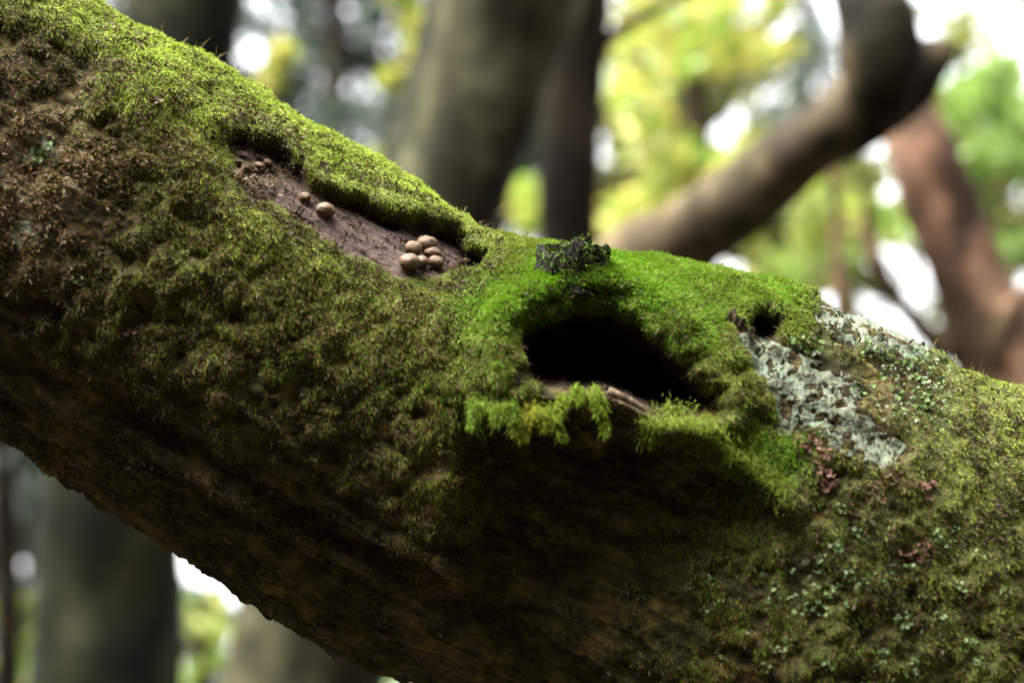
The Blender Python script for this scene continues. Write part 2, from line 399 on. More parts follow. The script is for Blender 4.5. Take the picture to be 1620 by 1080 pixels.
back = smooth(0.15, -0.15, np.cos(th))[None, :]
upness = (radial[..., 2])
cover = cover * (1 - back) + back * smooth(0.0, 0.5, upness)

clump = fbm(xb * 55, yb * 55, zb * 55, 4, 3)
patch = fbm(xb * 22, yb * 22, zb * 22, 4, 13)
fleck = fbm(xb * 95, yb * 95, zb * 95, 4, 23)
midc = np.clip(cover * (1 - cover) * 4, 0, 1)
cov = np.clip(cover + midc * (0.38 * patch + 0.75 * fleck) + 0.25 * fleck * (cover > 0.5) - 0.05 * midc, 0, 1)
cov = smooth(0.12, 0.85, cov) * smooth(0.03, 0.16, cover)
cov *= (1 - in_w) * (1 - in_h) * (1 - smooth(9, -3, s_p) * front) * (1 - in_l)

LED = np.array([(600, 700), (700, 668), (760, 664), (830, 650), (880, 636), (940, 630), (985, 650), (1040, 672), (1100, 694), (1180, 742), (1250, 800), (1330, 880), (1450, 990)], float)
yl = np.interp(CX, LED[:, 0], LED[:, 1])
below = (CY - yl) + 0.8 * (wy - CY)
xf = smooth(690, 800, CX) * smooth(1330, 1030, CX)

d_rad = 0.012 * fbm(xb * 7, yb * 7, zb * 7, 3, 71) + 0.0035 * patch
ridge = 1 - np.abs(fbm(axial * 9, circ * 42, 0 * circ, 4, 91))
d_rad += (1 - 0.8 * cov) * 0.0075 * (ridge - 0.8) + (1 - 0.6 * cov) * 0.0050 * fbm(axial * 45, circ * 110, 0 * circ, 5, 15, 0.6) + (1 - 0.7 * cov) * 0.0035 * fbm(xb * 120, yb * 120, zb * 120, 4, 66, 0.6)
# moss mat: cushions with pits between them
d_rad += cov * (0.0045 + (0.0034 - 0.0008 * (cover > .97)) * clump + 0.0022 * fbm(xb * 150, yb * 150, zb * 150, 3, 44))
d_rad *= (1 - 0.85 * in_w) * (1 - in_h)
acr0 = ((CX - 555) * -0.5 + (CY - 335) * 0.86) / 42.0
d_rad *= 1 - 0.75 * smooth(60, 6, s_w) * smooth(-0.2, 0.5, acr0) * front
# long furrows on the underside
for (ax, ay, bx_, by_, w, dep) in ((170, 640, 760, 1000, 22, .010), (430, 830, 1000, 1120, 18, .008), (250, 760, 640, 985, 14, .006), (0, 560, 300, 720, 20, .007)):
    L = math.hypot(bx_ - ax, by_ - ay); tx, ty = (bx_ - ax) / L, (by_ - ay) / L
    al = (CX - ax) * tx + (CY - ay) * ty; pe = -(CX - ax) * ty + (CY - ay) * tx + 1.5 * (wy - CY)
    d_rad -= front * dep * np.exp(-(pe / w) ** 2) * smooth(-60, 60, al) * smooth(L + 60, L - 60, al)

d_f = np.zeros((nu, nv))
# the wound: bare wood sunk under the edge of the moss, deepest along its upper edge
acr = ((CX - 555) * -0.5 + (CY - 335) * 0.86) / 42.0              # -1 at the upper edge of the wound, 1 at its lower edge
d_f -= in_w * (0.001 + 0.012 * smooth(1.0, -0.9, acr))
d_f += 0.001 * smooth(28, 4, s_w) * smooth(-2, 5, s_w) * front * smooth(0.2, -0.5, acr)
near_low = smooth(60, 8, s_w) * smooth(-0.2, 0.5, acr) * front
d_f -= in_w * 0.013 * np.exp(-((s_w + 9) / 8) ** 2) * smooth(0.1, -0.4, acr) * smooth(-0.35, 0.1, fbm(CX * .02, CY * .02, 0 * CX, 3, 38))
d_f += in_w * (0.0022 * fbm(axial * 30, circ * 220, 0 * circ, 4, 8, .6) + 0.0022 * fbm(xb * 110, yb * 110, zb * 110, 4, 9, .6))
crumb = np.exp(-(((CX - 395) / 45) ** 2 + ((CY - 272) / 30) ** 2)) * in_w
d_f += crumb * 0.013 * fbm(xb * 190, yb * 190, zb * 190, 3, 6)
# the burl round the knothole and its thick upper lip
bl = np.exp(-(((CX - 960) / 190) ** 2 + ((CY - 560) / 120) ** 2))
d_f += 0.022 * bl * front * (1 - smooth(-10, 60, below) * xf)
hx, hy = CX - 960, CY - 560
arch = np.maximum(smooth(40, -60, hy - 0.32 * hx) * (1 - 0.45 * smooth(60, 190, hx)), 0.8 * smooth(-95, -150, hx))
d_f += front * 0.026 * arch * np.exp(-((s_h - 40) / 28) ** 2) * (1 - in_h)
d_f += front * 0.012 * (1 - arch) * np.exp(-((s_h - 14) / 18) ** 2) * (1 - in_h)
d_f -= in_h * 0.012 + front * 0.135 * smooth(0, -48, s_h)
d_f -= in_p * 0.032
# hollow under the ledge
d_f -= front * 0.045 * xf * smooth(-8, 42, below) * (1 - 0.7 * smooth(200, 700, below))
# the ridge of grey lichen stands a little proud
pos = base + d_rad[..., None] * radial + d_f[..., None] * Nf[:, None, :]

dense = 1 - back * np.ones((nu, 1))
moss_a = np.clip(cov * 1.0, 0, 1)
tan_a = (1.25 * np.exp(-(((CX - 40) / 150) ** 2 + ((CY - 310) / 140) ** 2)) + .5 * np.exp(-(((CX - 1110) / 60) ** 2 + ((CY - 770) / 18) ** 2)) + .8 * np.exp(-(((CX - 1395) / 30) ** 2 + ((CY - 790) / 40) ** 2)) + crumb) * front
tan_a = np.clip(tan_a * (0.8 + 1.2 * patch + 0.8 * fleck), 0, 1)
hollow_a = np.clip(in_h + in_p + front * 0.0, 0, 1)
wood_a = in_w * (1 - 0.8 * np.clip(crumb, 0, 1))
me = build_mesh("leaning_trunk", pos.reshape(-1, 3), grid_faces(nu, nv, True).ravel(), np.full((nu - 1) * nv, 4), None, trunk_material(),
                attrs=dict(moss=moss_a.ravel(), tan=tan_a.ravel(), hollow=hollow_a.ravel(), wood=wood_a.ravel()))
g = me.attributes.new("Grain", 'FLOAT_VECTOR', 'POINT')
g.data.foreach_set("vector", np.stack([axial * 22, circ * 420, 0 * circ], -1).astype(np.float32).ravel())
root = link("leaning_tree", None, label="thick leaning tree trunk with a dark knothole and moss over its bark", cat="tree")
root.location = Cc[-1]
trunk = link("trunk", me, root)
trunk.matrix_parent_inverse = root.matrix_world.inverted()
trunk.location = -Vector(Cc[-1])

# surface lookup
fq = grid_faces(nu, nv, True)
bvh = BVHTree.FromPolygons(pos.reshape(-1, 3).tolist(), fq.tolist())
CAMV = Vector(CAM)
def hit(px, py):
    d = Vector(P(px, py, 1.0)) - CAMV
    h, n, i, t = bvh.ray_cast(CAMV, d.normalized())
    if h is None: return None, None
    if n.dot(d) > 0: n = -n
    return np.array(h), np.array(n)
def mean_hit(px, py, r=8):
    h0, _ = hit(px, py)
    n = np.zeros(3)
    for a in range(6):
        _, q = hit(px + r * math.cos(a), py + r * math.sin(a))
        if q is not None: n += q
    return h0, norm(n)

# ------------------------------------------------------------------ moss strands
du = np.gradient(pos, axis=0); dv = np.gradient(pos, axis=1)
nrm = norm(np.cross(du, dv))
sg = np.sign(np.sum(nrm * radial, -1, keepdims=True)); 
flip = np.sign(np.median(sg)); nrm = nrm * flip
cell = np.linalg.norm(np.cross(du, dv), axis=-1)
GRAV = np.array([0, 0, -1.0])

def strand_mesh(p0, d, L, w, bend, colr, rs):
    n = len(p0)
    side = norm(np.cross(d, norm(rs.normal(size=(n, 3)))))
    p1 = p0 + d * (L * 0.5)[:, None] + bend * (L * 0.12)[:, None]
    p2 = p0 + d * (L * 0.85)[:, None] + bend * (L * 0.5)[:, None]
    v = np.empty((n, 4, 3))
    v[:, 0] = p0; v[:, 1] = p1 - side * (w * 0.55)[:, None]; v[:, 2] = p2; v[:, 3] = p1 + side * (w * 0.55)[:, None]
    b = (np.arange(n) * 4)[:, None]
    f = np.concatenate([b + np.array([0, 1, 3]), b + np.array([1, 2, 3])], 1).ravel()
    lt = np.full(2 * n, 3)
    c = np.repeat(colr[:, None, :], 4, 1).reshape(-1, 3)
    return v.reshape(-1, 3), f, lt, c

YEL = np.array([0.208, 0.282, 0.026]); GRN = np.array([0.088, 0.195, 0.006]); OLV = np.array([0.094, 0.112, 0.016])
BRN = np.array([0.098, 0.060, 0.023]); PALE = np.array([0.24, 0.25, 0.10])

def grow(name, sel_w, n, label, lscale=0.75, wmm=(0.38, 0.75), comb=(0.7, 0.28), seed=1):
    rs = np.random.default_rng(seed)
    w = (cell * sel_w)[:-1, :400]
    p = w.ravel() / w.sum()
    idx = rs.choice(p.size, n, p=p)
    i, j = np.unravel_index(idx, w.shape)
    a, b = rs.random(n)[:, None], rs.random(n)[:, None]
    p00, p10, p01, p11 = pos[i, j], pos[i + 1, j], pos[i, j + 1], pos[i + 1, j + 1]
    p0 = (p00 * (1 - a) + p10 * a) * (1 - b) + (p01 * (1 - a) + p11 * a) * b
    nn = nrm[i, j]
    upr = s_upr[i, j][:, None]
    tg = GRAV - np.sum(GRAV * nn, -1, keepdims=True) * nn           # down the slope
    tuft = np.stack([fbm(p0[:, 0] * 130, p0[:, 1] * 130, p0[:, 2] * 130, 2, s) for s in (101, 202, 303)], -1)
    tk = comb[0]; d = norm(nn * (0.22 + 0.85 * upr) + tg * (1.0 - 0.85 * upr) + tuft * tk + rs.normal(size=(n, 3)) * comb[1] + Tn[i] * 0.3)
    L = s_len[i, j] * 0.001 * lscale * rs.uniform(0.45, 1.15, n) * (1 - 0.5 * (np.abs(s_w[i, j] - 10) < 18)) * (0.45 + 0.55 * smooth(4, 46, s_h[i, j]))
    wd = rs.uniform(*wmm, n) * 0.001
    bend = GRAV * rs.uniform(0.1, 0.9, (n, 1)) * (1.05 - 0.8 * upr) + tuft * 0.3 + rs.normal(size=(n, 3)) * 0.15
    y = s_yel[i, j] + (0.25 * patch[i, j] + 0.25 * clump[i, j] + rs.normal(size=n) * 0.14) * (1.15 - 0.85 * s_upr[i, j])
    br = s_brn[i, j] + 0.35 * (1.1 - s_upr[i, j]) * fbm(p0[:, 0] * 60, p0[:, 1] * 60, p0[:, 2] * 60, 3, 77)
    c = np.where((y > .5)[:, None], OLV + (YEL - OLV) * np.clip((y - .5) * 2.2, 0, 1)[:, None], OLV + (GRN - OLV) * np.clip((.5 - y) * 2.2, 0, 1)[:, None])
    isb = rs.random(n) < np.clip(br - 0.07 + 0.06 * region_flank[i, j], 0, .85)
    c = np.where(isb[:, None], BRN * rs.uniform(0.4, 1.5, (n, 1)) , c)
    pale = rs.random(n) < 0.025
    c = np.where(pale[:, None], PALE, c)
    c = c * rs.uniform(0.65, 1.35, (n, 1))
    v, f, lt, cc = strand_mesh(p0, d, L, wd, bend, c, rs)
    return link(name, build_mesh(name, v, f, lt, cc, MOSS), label=label, cat="moss", kind="stuff")

region_knot = smooth(700, 800, CX) * smooth(1290, 1230, CX) * smooth(690, 640, CY - 0.25 * np.clip(CX - 960, 0, 300)) * smooth(360, 372, CY)
region_right = smooth(1140, 1260, CX) * (1 - region_knot)
topline = np.interp(CX, [-400, 0, 360, 600, 800, 1000], [60, 150, 225, 345, 425, 470])
region_top = smooth(40, -20, CY - topline) * (1 - region_knot) * (1 - region_right)
region_flank = (1 - region_top) * (1 - region_knot) * (1 - region_right)
vis = front * smooth(-420, -300, CX) * smooth(2000, 1850, CX)
hang = 1 - 0.0 * vis
grow("feathery_moss", cov * region_top * np.maximum(vis, 0.15), 210000, "bright yellow-green feathery moss carpeting the upper side of the leaning trunk", 0.6, (0.26, 0.46), (0.4, 0.2), seed=21)
grow("cushion_moss", cov * region_knot * np.maximum(vis, 0.1), 180000, "vivid green velvety cushion moss arching over the dark knothole", 0.58, (0.26, 0.48), (0.45, 0.25), seed=22)
grow("straggling_moss", cov * region_flank * np.maximum(vis, 0.02), 190000, "sparse olive and brown straggling moss on the trunk's shaded flank", 0.46, (0.28, 0.5), (0.5, 0.22), seed=23)
grow("mat_moss", cov * region_right * np.maximum(vis, 0.15), 180000, "low yellow-green mat moss below and beyond the grey lichen patches", 0.44, (0.28, 0.5), (0.45, 0.22), seed=24)

def shreds(n, seed):
    rs = np.random.default_rng(seed)
    low = smooth(30, 110, CY - topline + 60)
    w = (cell * (0.35 + tan_a * 2.0 + 0.8 * (1 - cover) * smooth(500, 200, CY) + 0.5 * cover * (1 - region_knot) * (1 - 0.7 * region_right) * (1 - 0.8 * region_top)) * (1 - 0.55 * in_w) * (1 - in_h) * vis * smooth(-0.25, 0.35, fleck) * smooth(0.1, 0.55, np.cos(th))[None, :] * (1 - 0.75 * smooth(0, 120, below) * smooth(500, 700, CX)))[:-1, :400]
    p = w.ravel() / w.sum(); idx = rs.choice(p.size, n, p=p); i, j = np.unravel_index(idx, w.shape)
    p0 = pos[i, j] + (pos[i + 1, j] - pos[i, j]) * rs.random((n, 1)) + (pos[i, j + 1] - pos[i, j]) * rs.random((n, 1))
    nn = nrm[i, j]
    d = norm(nn * rs.uniform(0.05, .6, (n, 1)) + Tn[i] * rs.normal(size=(n, 1)) * .9 + rs.normal(size=(n, 3)) * .5)
    base_c = np.array([[0.070, 0.048, 0.027], [0.035, 0.024, 0.013], [0.115, 0.090, 0.060], [0.055, 0.05, 0.018], [0.078, 0.048, 0.022]])[rs.integers(0, 5, n)]
    c = base_c * (0.6 + 2.2 * tan_a[i, j])[:, None] * rs.uniform(.6, 1.3, (n, 1))
    v, f, lt, cc = strand_mesh(p0 + nn * 0.0004, d, rs.uniform(.0015, .006, n), rs.uniform(.0005, .0014, n), GRAV * .2 + rs.normal(size=(n, 3)) * .3, c, rs)
    link("bark_shreds", build_mesh("bark_shreds", v, f, lt, cc, MOSS), label="small brown and tan bark shreds scattered over the trunk's flank", cat="bark shreds", kind="stuff")
shreds(90000, 77)

# ------------------------------------------------------------------ puffballs
m, nd, lk = new_mat("puffball_skin")
tc = N(nd, "ShaderNodeTexCoord")
f1 = noise(nd, lk, tc.outputs['Object'], 2.2, 5, 0.6)
f2 = noise(nd, lk, tc.outputs['Object'], 22.0, 4, 0.6)
c = ramp(nd, lk, f1, [(0.35, (0.050, 0.029, 0.016)), (0.52, (0.080, 0.048, 0.028)), (0.68, (0.108, 0.068, 0.042))])
c = mix(nd, lk, ramp(nd, lk, f2, [(0.60, (0, 0, 0)), (0.72, (0.6, 0.6, 0.6))]), c, (0.034, 0.019, 0.012))
b = N(nd, "ShaderNodeBsdfPrincipled", Roughness=0.55)
b.inputs['Specular IOR Level'].default_value = 0.2; b.inputs['Subsurface Weight'].default_value = 0.1; b.inputs['Subsurface Radius'].default_value = (0.002, 0.001, 0.0006)
bp = N(nd, "ShaderNodeBump"); bp.inputs['Strength'].default_value = 0.35; bp.inputs['Distance'].default_value = 0.0006
o = N(nd, "ShaderNodeOutputMaterial")
lk.new(f2, bp.inputs['Height']); lk.new(bp.outputs[0], b.inputs['Normal']); lk.new(c, b.inputs['Base Color']); lk.new(b.outputs[0], o.inputs[0])
PUFF = m

def puff_mesh(seed):
    """a round cushion that narrows into a short foot, slightly dented (unit radius)"""
    a = np.linspace(0, math.pi, 22); q = np.linspace(0, 2 * math.pi, 32, endpoint=False)
    A, Q = np.meshgrid(a, q, indexing='ij')
    x, y, z = np.sin(A) * np.cos(Q), np.sin(A) * np.sin(Q), np.cos(A)
    r = 1 + 0.14 * fbm(x * 1.6 + seed * 7, y * 1.6, z * 1.6, 3, seed)
    foot = smooth(-0.35, -0.95, z)
    v = np.stack([x * r * (1 - 0.38 * foot), y * r * (1 - 0.38 * foot), z * r * 0.86 - 0.12 * foot], -1)
    return build_mesh("puffball", v.reshape(-1, 3), grid_faces(22, 32, True).ravel(), np.full(21 * 32, 4), None, PUFF)

PUFFS = [  # x, y, width, flatness, label
 (676, 386, 35, .86, "largest pinkish brown puffball at the back of the tight cluster"),
 (654, 393, 28, .95, "round brown puffball at the upper left shoulder of the tight cluster"),
 (684, 400, 30, .78, "flattened brown puffball squeezed in the middle of the tight cluster"),
 (648, 414, 34, .86, "broad front puffball of the cluster resting against the moss edge"),
 (668, 414, 23, .95, "narrow puffball wedged between the two front puffballs of the cluster"),
 (690, 414, 26, .84, "small front puffball of the cluster beside the dark slit"),
 (515, 332, 30, .85, "single round tan puffball alone on the bare dark wood"),
 (482, 312, 21, .88, "smaller lone puffball beside the single tan puffball on the bare wood"),
 (424, 257, 15, .85, "tiny round puffball at the crumbling upper end of the bare wood"),
 (411, 261, 17, .6, "tiny flattened puffball beside the tiny round one on crumbling wood"),
 (739, 412, 15, .7, "tiny pink puffball half hidden in the slit below the moss"),
]
def orient(n, spin=0.0):
    q = Vector(n).to_track_quat('Z', 'Y')
    from mathutils import Quaternion
    return q @ Quaternion((0, 0, 1), spin)
KS = 1.19 * HF / 1620
for k, (x, y, w, fl, lab) in enumerate(PUFFS):
    r = w / 2 * KS
    h, n = mean_hit(x, y + 0.45 * w * fl, 10)
    o = link("puffball", puff_mesh(k + 1), label=lab, cat="fungus", group="puffballs on the bare wood")
    n = norm(n * 0.6 + np.array([0, 0, 0.8]))
    o.rotation_mode = 'QUATERNION'
    o.rotation_quaternion = orient(n, k * 1.3)
    o.scale = (r, r, r * fl * 1.05)
    ctr = P(x, y, ((h - CAM) @ FWD) - 0.25 * r)
    o.location = ctr

# ------------------------------------------------------------------ broken stubs on the trunk (parts of the tree)
STUBM = bark_mat("rotten_stub", (0.005, 0.004, 0.0025), (0.010, 0.008, 0.005), (0.022, 0.017, 0.010), 160, (1, 1, 1), 1.0)
def stub(name, x, y, wpx, hpx, seed, jag, lean=0.0, thin=0.22, mat=None):
    h, n = mean_hit(x, y, 12)
    R = wpx / 2 * KM; H = hpx * KM * 1.25
    nq, nh = 64, 22
    q = np.linspace(0, 2 * math.pi, nq, endpoint=False)
    prof = [(1.15, -0.35)] + [(1.0 - 0.1 * t, t) for t in np.linspace(0, 1, nh)] + [((1 - thin) * (0.9 + 0.05 * t), 1 - t) for t in np.linspace(0, 0.8, 12)] + [(0.25, 0.15), (0.01, 0.12)]
    v = []
    for (rr, t) in prof:
        top = 1 + 2.0 * jag * vnoise(np.cos(q) * 0.9 + seed * 1.7, np.sin(q) * 0.9, 0 * q, seed) + 0.5 * jag * fbm(np.cos(q) * 3 + seed, np.sin(q) * 3, 0 * q, 3, seed)
        bulge = 1 + 0.4 * fbm(np.cos(q) * 1.8, np.sin(q) * 1.8, 0 * q + t * 1.6, 5, seed + 9, .6)
        v.append(np.stack([np.cos(q) * rr * R * bulge, np.sin(q) * rr * R * bulge * 0.75, t * H * top], -1))
    v = np.array(v)
    me = build_mesh(name, v.reshape(-1, 3), grid_faces(len(prof), nq, True).ravel(), np.full((len(prof) - 1) * nq, 4), None, mat or STUBM)
    o = link(name, me, root)
    o.rotation_mode = 'QUATERNION'
    ax = norm(np.array([0, 0, 1.0]) * 0.9 + n * 0.25 + RIGHT * lean)
    o.rotation_quaternion = orient(ax, 0)
    o.location = Vector(h - ax * H * 0.12 - n * R * 0.3) - Vector(Cc[-1])
    return o
s1 = stub("broken_stub", 894, 430, 82, 40, 6, .11, -.05); s1["label"] = "dark rotten broken branch stub in the moss above the knothole"
s2 = stub("broken_stub", 944, 424, 38, 32, 9, .10, .1); s2["label"] = "smaller dark broken stub beside the first in the moss"
s3 = stub("bark_curl", 1166, 516, 34, 18, 14, .2, .1, .3, bark_mat("brown_curl", (0.02, 0.012, 0.008), (0.06, 0.038, 0.024), (0.12, 0.08, 0.05), 160, (1, 1, 1), 1.0)); s3["label"] = "brown curl of bark beside the small round hole"

# ------------------------------------------------------------------ grey crust lichen
m, nd, lk = new_mat("crust_lichen")
tc = N(nd, "ShaderNodeTexCoord"); co = tc.outputs['Object']
f1 = noise(nd, lk, co, 300, 5, 0.7, 0.4); f2 = noise(nd, lk, co, 190, 4, 0.6, 1.0); f3 = noise(nd, lk, co, 38, 4, 0.6)
c = ramp(nd, lk, f1, [(0.3, (0.028, 0.034, 0.014)), (0.44, (0.044, 0.056, 0.028)), (0.58, (0.058, 0.071, 0.038)), (0.74, (0.078, 0.086, 0.054))])
c = mix(nd, lk, ramp(nd, lk, f3, [(0.5, (0, 0, 0)), (0.66, (.75, .75, .75))]), c, (0.052, 0.078, 0.046))
c = mix(nd, lk, ramp(nd, lk, f2, [(0.30, (.85, .85, .85)), (0.39, (0, 0, 0))]), c, (0.035, 0.033, 0.016))
b = N(nd, "ShaderNodeBsdfPrincipled", Roughness=0.65)
bp = N(nd, "ShaderNodeBump"); bp.inputs['Strength'].default_value = 0.9; bp.inputs['Distance'].default_value = 0.002
o = N(nd, "ShaderNodeOutputMaterial")
lk.new(f1, bp.inputs['Height']); lk.new(bp.outputs[0], b.inputs['Normal']); lk.new(c, b.inputs['Base Color']); lk.new(b.outputs[0], o.inputs[0])
CRUST = m

base_x, base_y, base_z = None, None, None
def crust(name, outline, label, seed, step=2.2, thick=0.0034):
    poly = catmull(outline, 60, True)
    lo, hi = poly.min(0) - 22, poly.max(0) + 22
    xs = np.arange(lo[0], hi[0], step); ys = np.arange(lo[1], hi[1], step)
    X, Y = np.meshgrid(xs, ys, indexing='ij')
    jx = X + 14 * fbm(X * .03, Y * .03, 0 * X, 4, seed); jy = Y + 14 * fbm(X * .03, Y * .03, 0 * X + 9, 4, seed + 3)
    s = poly_sdf(jx.ravel(), jy.ravel(), poly).reshape(X.shape) - 9
    # a smoothed skin laid over the bark: follow the surface, then swell into nodules
    V = np.full(X.shape + (3,), np.nan); Nn = np.zeros(X.shape + (3,))
    for i in range(len(xs)):
        for j in range(len(ys)):
            if s[i, j] < 8:
                h, n = hit(xs[i], ys[j])
                if h is not None: V[i, j] = h; Nn[i, j] = n
    ok = ~np.isnan(V[..., 0])
    Vd = (V - CAM) @ FWD; Vd0 = np.where(ok, Vd, 0)
    for _ in range(14):                           # even out the moss lumps below
        wv = ok.astype(float); a_ = Vd0 * 1.0; w_ = wv * 1.0
        for sh, axn in ((1, 0), (-1, 0), (1, 1), (-1, 1)):
            a_ = a_ + np.roll(Vd0, sh, axn); w_ = w_ + np.roll(wv, sh, axn)
        Vd0 = np.where(ok, a_ / np.maximum(w_, 1), 0)
    Vd0 = np.where(ok, 0.75 * Vd0 + 0.25 * Vd, 1.0)
    V = np.where(ok[..., None], P(X, Y, Vd0), np.nan)
    Ns = Nn.copy()
    for _ in range(6):
        Ns = Ns + np.roll(Ns, 1, 0) + np.roll(Ns, -1, 0) + np.roll(Ns, 1, 1) + np.roll(Ns, -1, 1)
        Ns = norm(Ns) * ok[..., None]
    nod = fbm((X + Y * .6) * .13, (Y - X * .6) * .24, 0 * X, 3, seed + 5, .7); holes = fbm(X * .05, Y * .05, 0 * X, 4, seed + 21)
    hgt = thick * (0.2 + 0.55 * np.abs(nod)) * smooth(2, -9, s) - 0.006 * smooth(-6, 4, s) - 0.003 * smooth(0.3, 0.45, np.abs(holes))
    W = V + Ns * hgt[..., None]
    idx = np.full(X.shape, -1); idx[ok] = np.arange(ok.sum())
    fs = np.stack([idx[:-1, :-1], idx[1:, :-1], idx[1:, 1:], idx[:-1, 1:]], -1).reshape(-1, 4)
    fs = fs[(fs >= 0).all(1)]
    return link(name, build_mesh(name, W[ok], fs.ravel(), np.full(len(fs), 4), None, CRUST), label=label, cat="lichen", kind="thing")

crust("crust_lichen", CRUST_MAIN,
      "large grey-green knobbly crust lichen patch beside the knothole", 4)
crust("crust_lichen", CRUST_RIDGE,
      "narrow pale grey crust lichen strip along the trunk's upper ridge", 8)
crust("crust_lichen", [(38, 246), (62, 226), (84, 238), (88, 258), (60, 264)], "small pale grey-green lichen spot among brown bark near the mossy crest", 12, 2.4)
crust("crust_lichen", [(20, 366), (66, 356), (92, 374), (60, 390), (28, 386)], "small dull grey lichen smear on the bare tan bark", 15, 2.4)

# ------------------------------------------------------------------ leafy lichen: cupped lobes
def lobe_mesh(seed, colr):
    rs = np.random.default_rng(seed)
    na, nr = 10, 3
    v = [(0, 0, 0)]; f = []
    wob = rs.uniform(0.7, 1.2, na); wob[0] *= 0.5
    for k in range(1, nr + 1):
        t = k / nr
        for a in range(na):
            q = 2 * math.pi * a / na
            rr = t * (1 + (wob[a] - 1) * t)
            v.append((rr * math.cos(q) + 0.75 * t * 0.4, rr * math.sin(q) * 0.8, 0.45 * t * t * (0.6 + 0.5 * math.sin(2 * q + seed)) + 0.1))
    for a in range(na):
        f.append((0, 1 + a, 1 + (a + 1) % na))
    tris = [i for t in f for i in t]; lt = [3] * len(f)
    for k in range(nr - 1):
        for a in range(na):
            b0 = 1 + k * na; b1 = b0 + na
            tris += [b0 + a, b1 + a, b1 + (a + 1) % na, b0 + (a + 1) % na]; lt.append(4)
    cc = np.tile(np.array(colr) * rs.uniform(.8, 1.2), (len(v), 1))
    return build_mesh("lobe", np.array(v), tris, lt, cc, LOBE)
LV = [lobe_mesh(s, c) for s, c in enumerate([(0.044, 0.075, 0.018), (0.058, 0.092, 0.024), (0.075, 0.105, 0.045), (0.032, 0.055, 0.013), (0.09, 0.11, 0.07), (0.06, 0.085, 0.02)])]
PV = [lobe_mesh(s + 30, c) for s, c in enumerate([(0.10, 0.145, 0.060), (0.075, 0.115, 0.042), (0.13, 0.17, 0.085), (0.065, 0.095, 0.030)])]

def lobes(rootname, blobs, label, n, meshes, size=(4, 9), group=None, seed=3, cat="lichen"):
    rs = np.random.default_rng(seed)
    b0 = blobs[0]; h0, n0 = hit(b0[0], b0[1])
    r = link(rootname, None, label=label, cat=cat, group=group); r.location = h0
    wts = np.array([b[2] * b[3] for b in blobs], float); wts /= wts.sum()
    for k in range(n):
        b = blobs[rs.choice(len(blobs), p=wts)]
        t = rs.random() ** 0.5; q = rs.random() * 6.283
        x = b[0] + b[2] * t * math.cos(q); y = b[1] + b[3] * t * math.sin(q)
        y += b[4] * (x - b[0]) if len(b) > 4 else 0
        h, nn = hit(x, y)
        if h is None: continue
        o = link("lobe", meshes[rs.integers(len(meshes))], r)
        s = rs.uniform(*size) * KS
        d = norm(nn + rs.normal(size=3) * 0.4 + np.array([0, 0, .35]))
        o.rotation_mode = 'QUATERNION'; o.rotation_quaternion = orient(d, rs.random() * 6.28)
        o.scale = (s, s, s)
        o.location = Vector(h + nn * rs.uniform(0.001, 0.0045) - h0)
    return r
lobes("leafy_lichen", [(1425, 600, 75, 42, .5), (1470, 590, 45, 32, .5), (1390, 640, 55, 24, .55), (1455, 650, 50, 25, .5), (1400, 560, 45, 14, .4), (1490, 570, 25, 18, .5)],
      "dark green leafy lichen mat of cupped lobes below the pale ridge strip", 300, LV, (2.8, 6.2))
lobes("leafy_lichen", [(1275, 548, 22, 14, .3), (1262, 535, 12, 10), (1292, 556, 10, 8)], "small green leafy lichen tuft between the small hole and the pale ridge", 26, LV, (4, 7), seed=5)
lobes("leafy_lichen", [(64, 242, 16, 14), (72, 236, 8, 8)], "pale blue-green leafy lichen rosette low on the brown bark near the crest", 16, PV, (4, 7), seed=6)
SP = [(1285, 885, 1.2), (1318, 866, 1.3), (1355, 838, .9), (1322, 930, 1.1), (1305, 945, 1.3), (1230, 940, 1), (1285, 935, 1.0), (1270, 965, .8), (1440, 990, 1.1), (1345, 950, .7), (1400, 912, 1), (1490, 975, .9),
      (1440, 1060, .9), (1310, 1045, .9), (1090, 925, .7), (1120, 965, .8), (1255, 1010, .8), (1530, 1020, .9), (1360, 1080, .8), (1180, 1000, .6), (1015, 945, .6), (1545, 880, .7), (1480, 845, .9), (1220, 1050, .6),
      (1395, 1030, .7), (1515, 920, .7), (1255, 900, .8), (1340, 905, .8), (1590, 940, .7)]
rs = np.random.default_rng(12)
SP += [(SP[k % 29][0] + rs.normal() * 40, min(SP[k % 29][1] + rs.normal() * 28, 1075), rs.uniform(.45, .8)) for k in range(34)]
for k, (x, y, s) in enumerate(SP):
    lobes("lichen_rosette", [(x, y, 13 * s, 9 * s)], "pale green lobed lichen rosette scattered in the moss of the lower flank", 7, PV, (3.0 * s, 5.5 * s), "pale lichen rosettes on the lower flank", seed=40 + k)
for (x, y, s, lab) in ((127, 440, .8, "single mint green lichen scale on the dim mossy flank"), (1003, 676, .8, "mint green lichen scale on the ledge under the knothole"), (1480, 846, 1.1, "mint green branching lichen beside the red-brown dried leaf")):
    lobes("lichen_scale", [(x, y, 7 * s, 5 * s)], lab, 5, PV, (3.5 * s, 5.5 * s), seed=90)

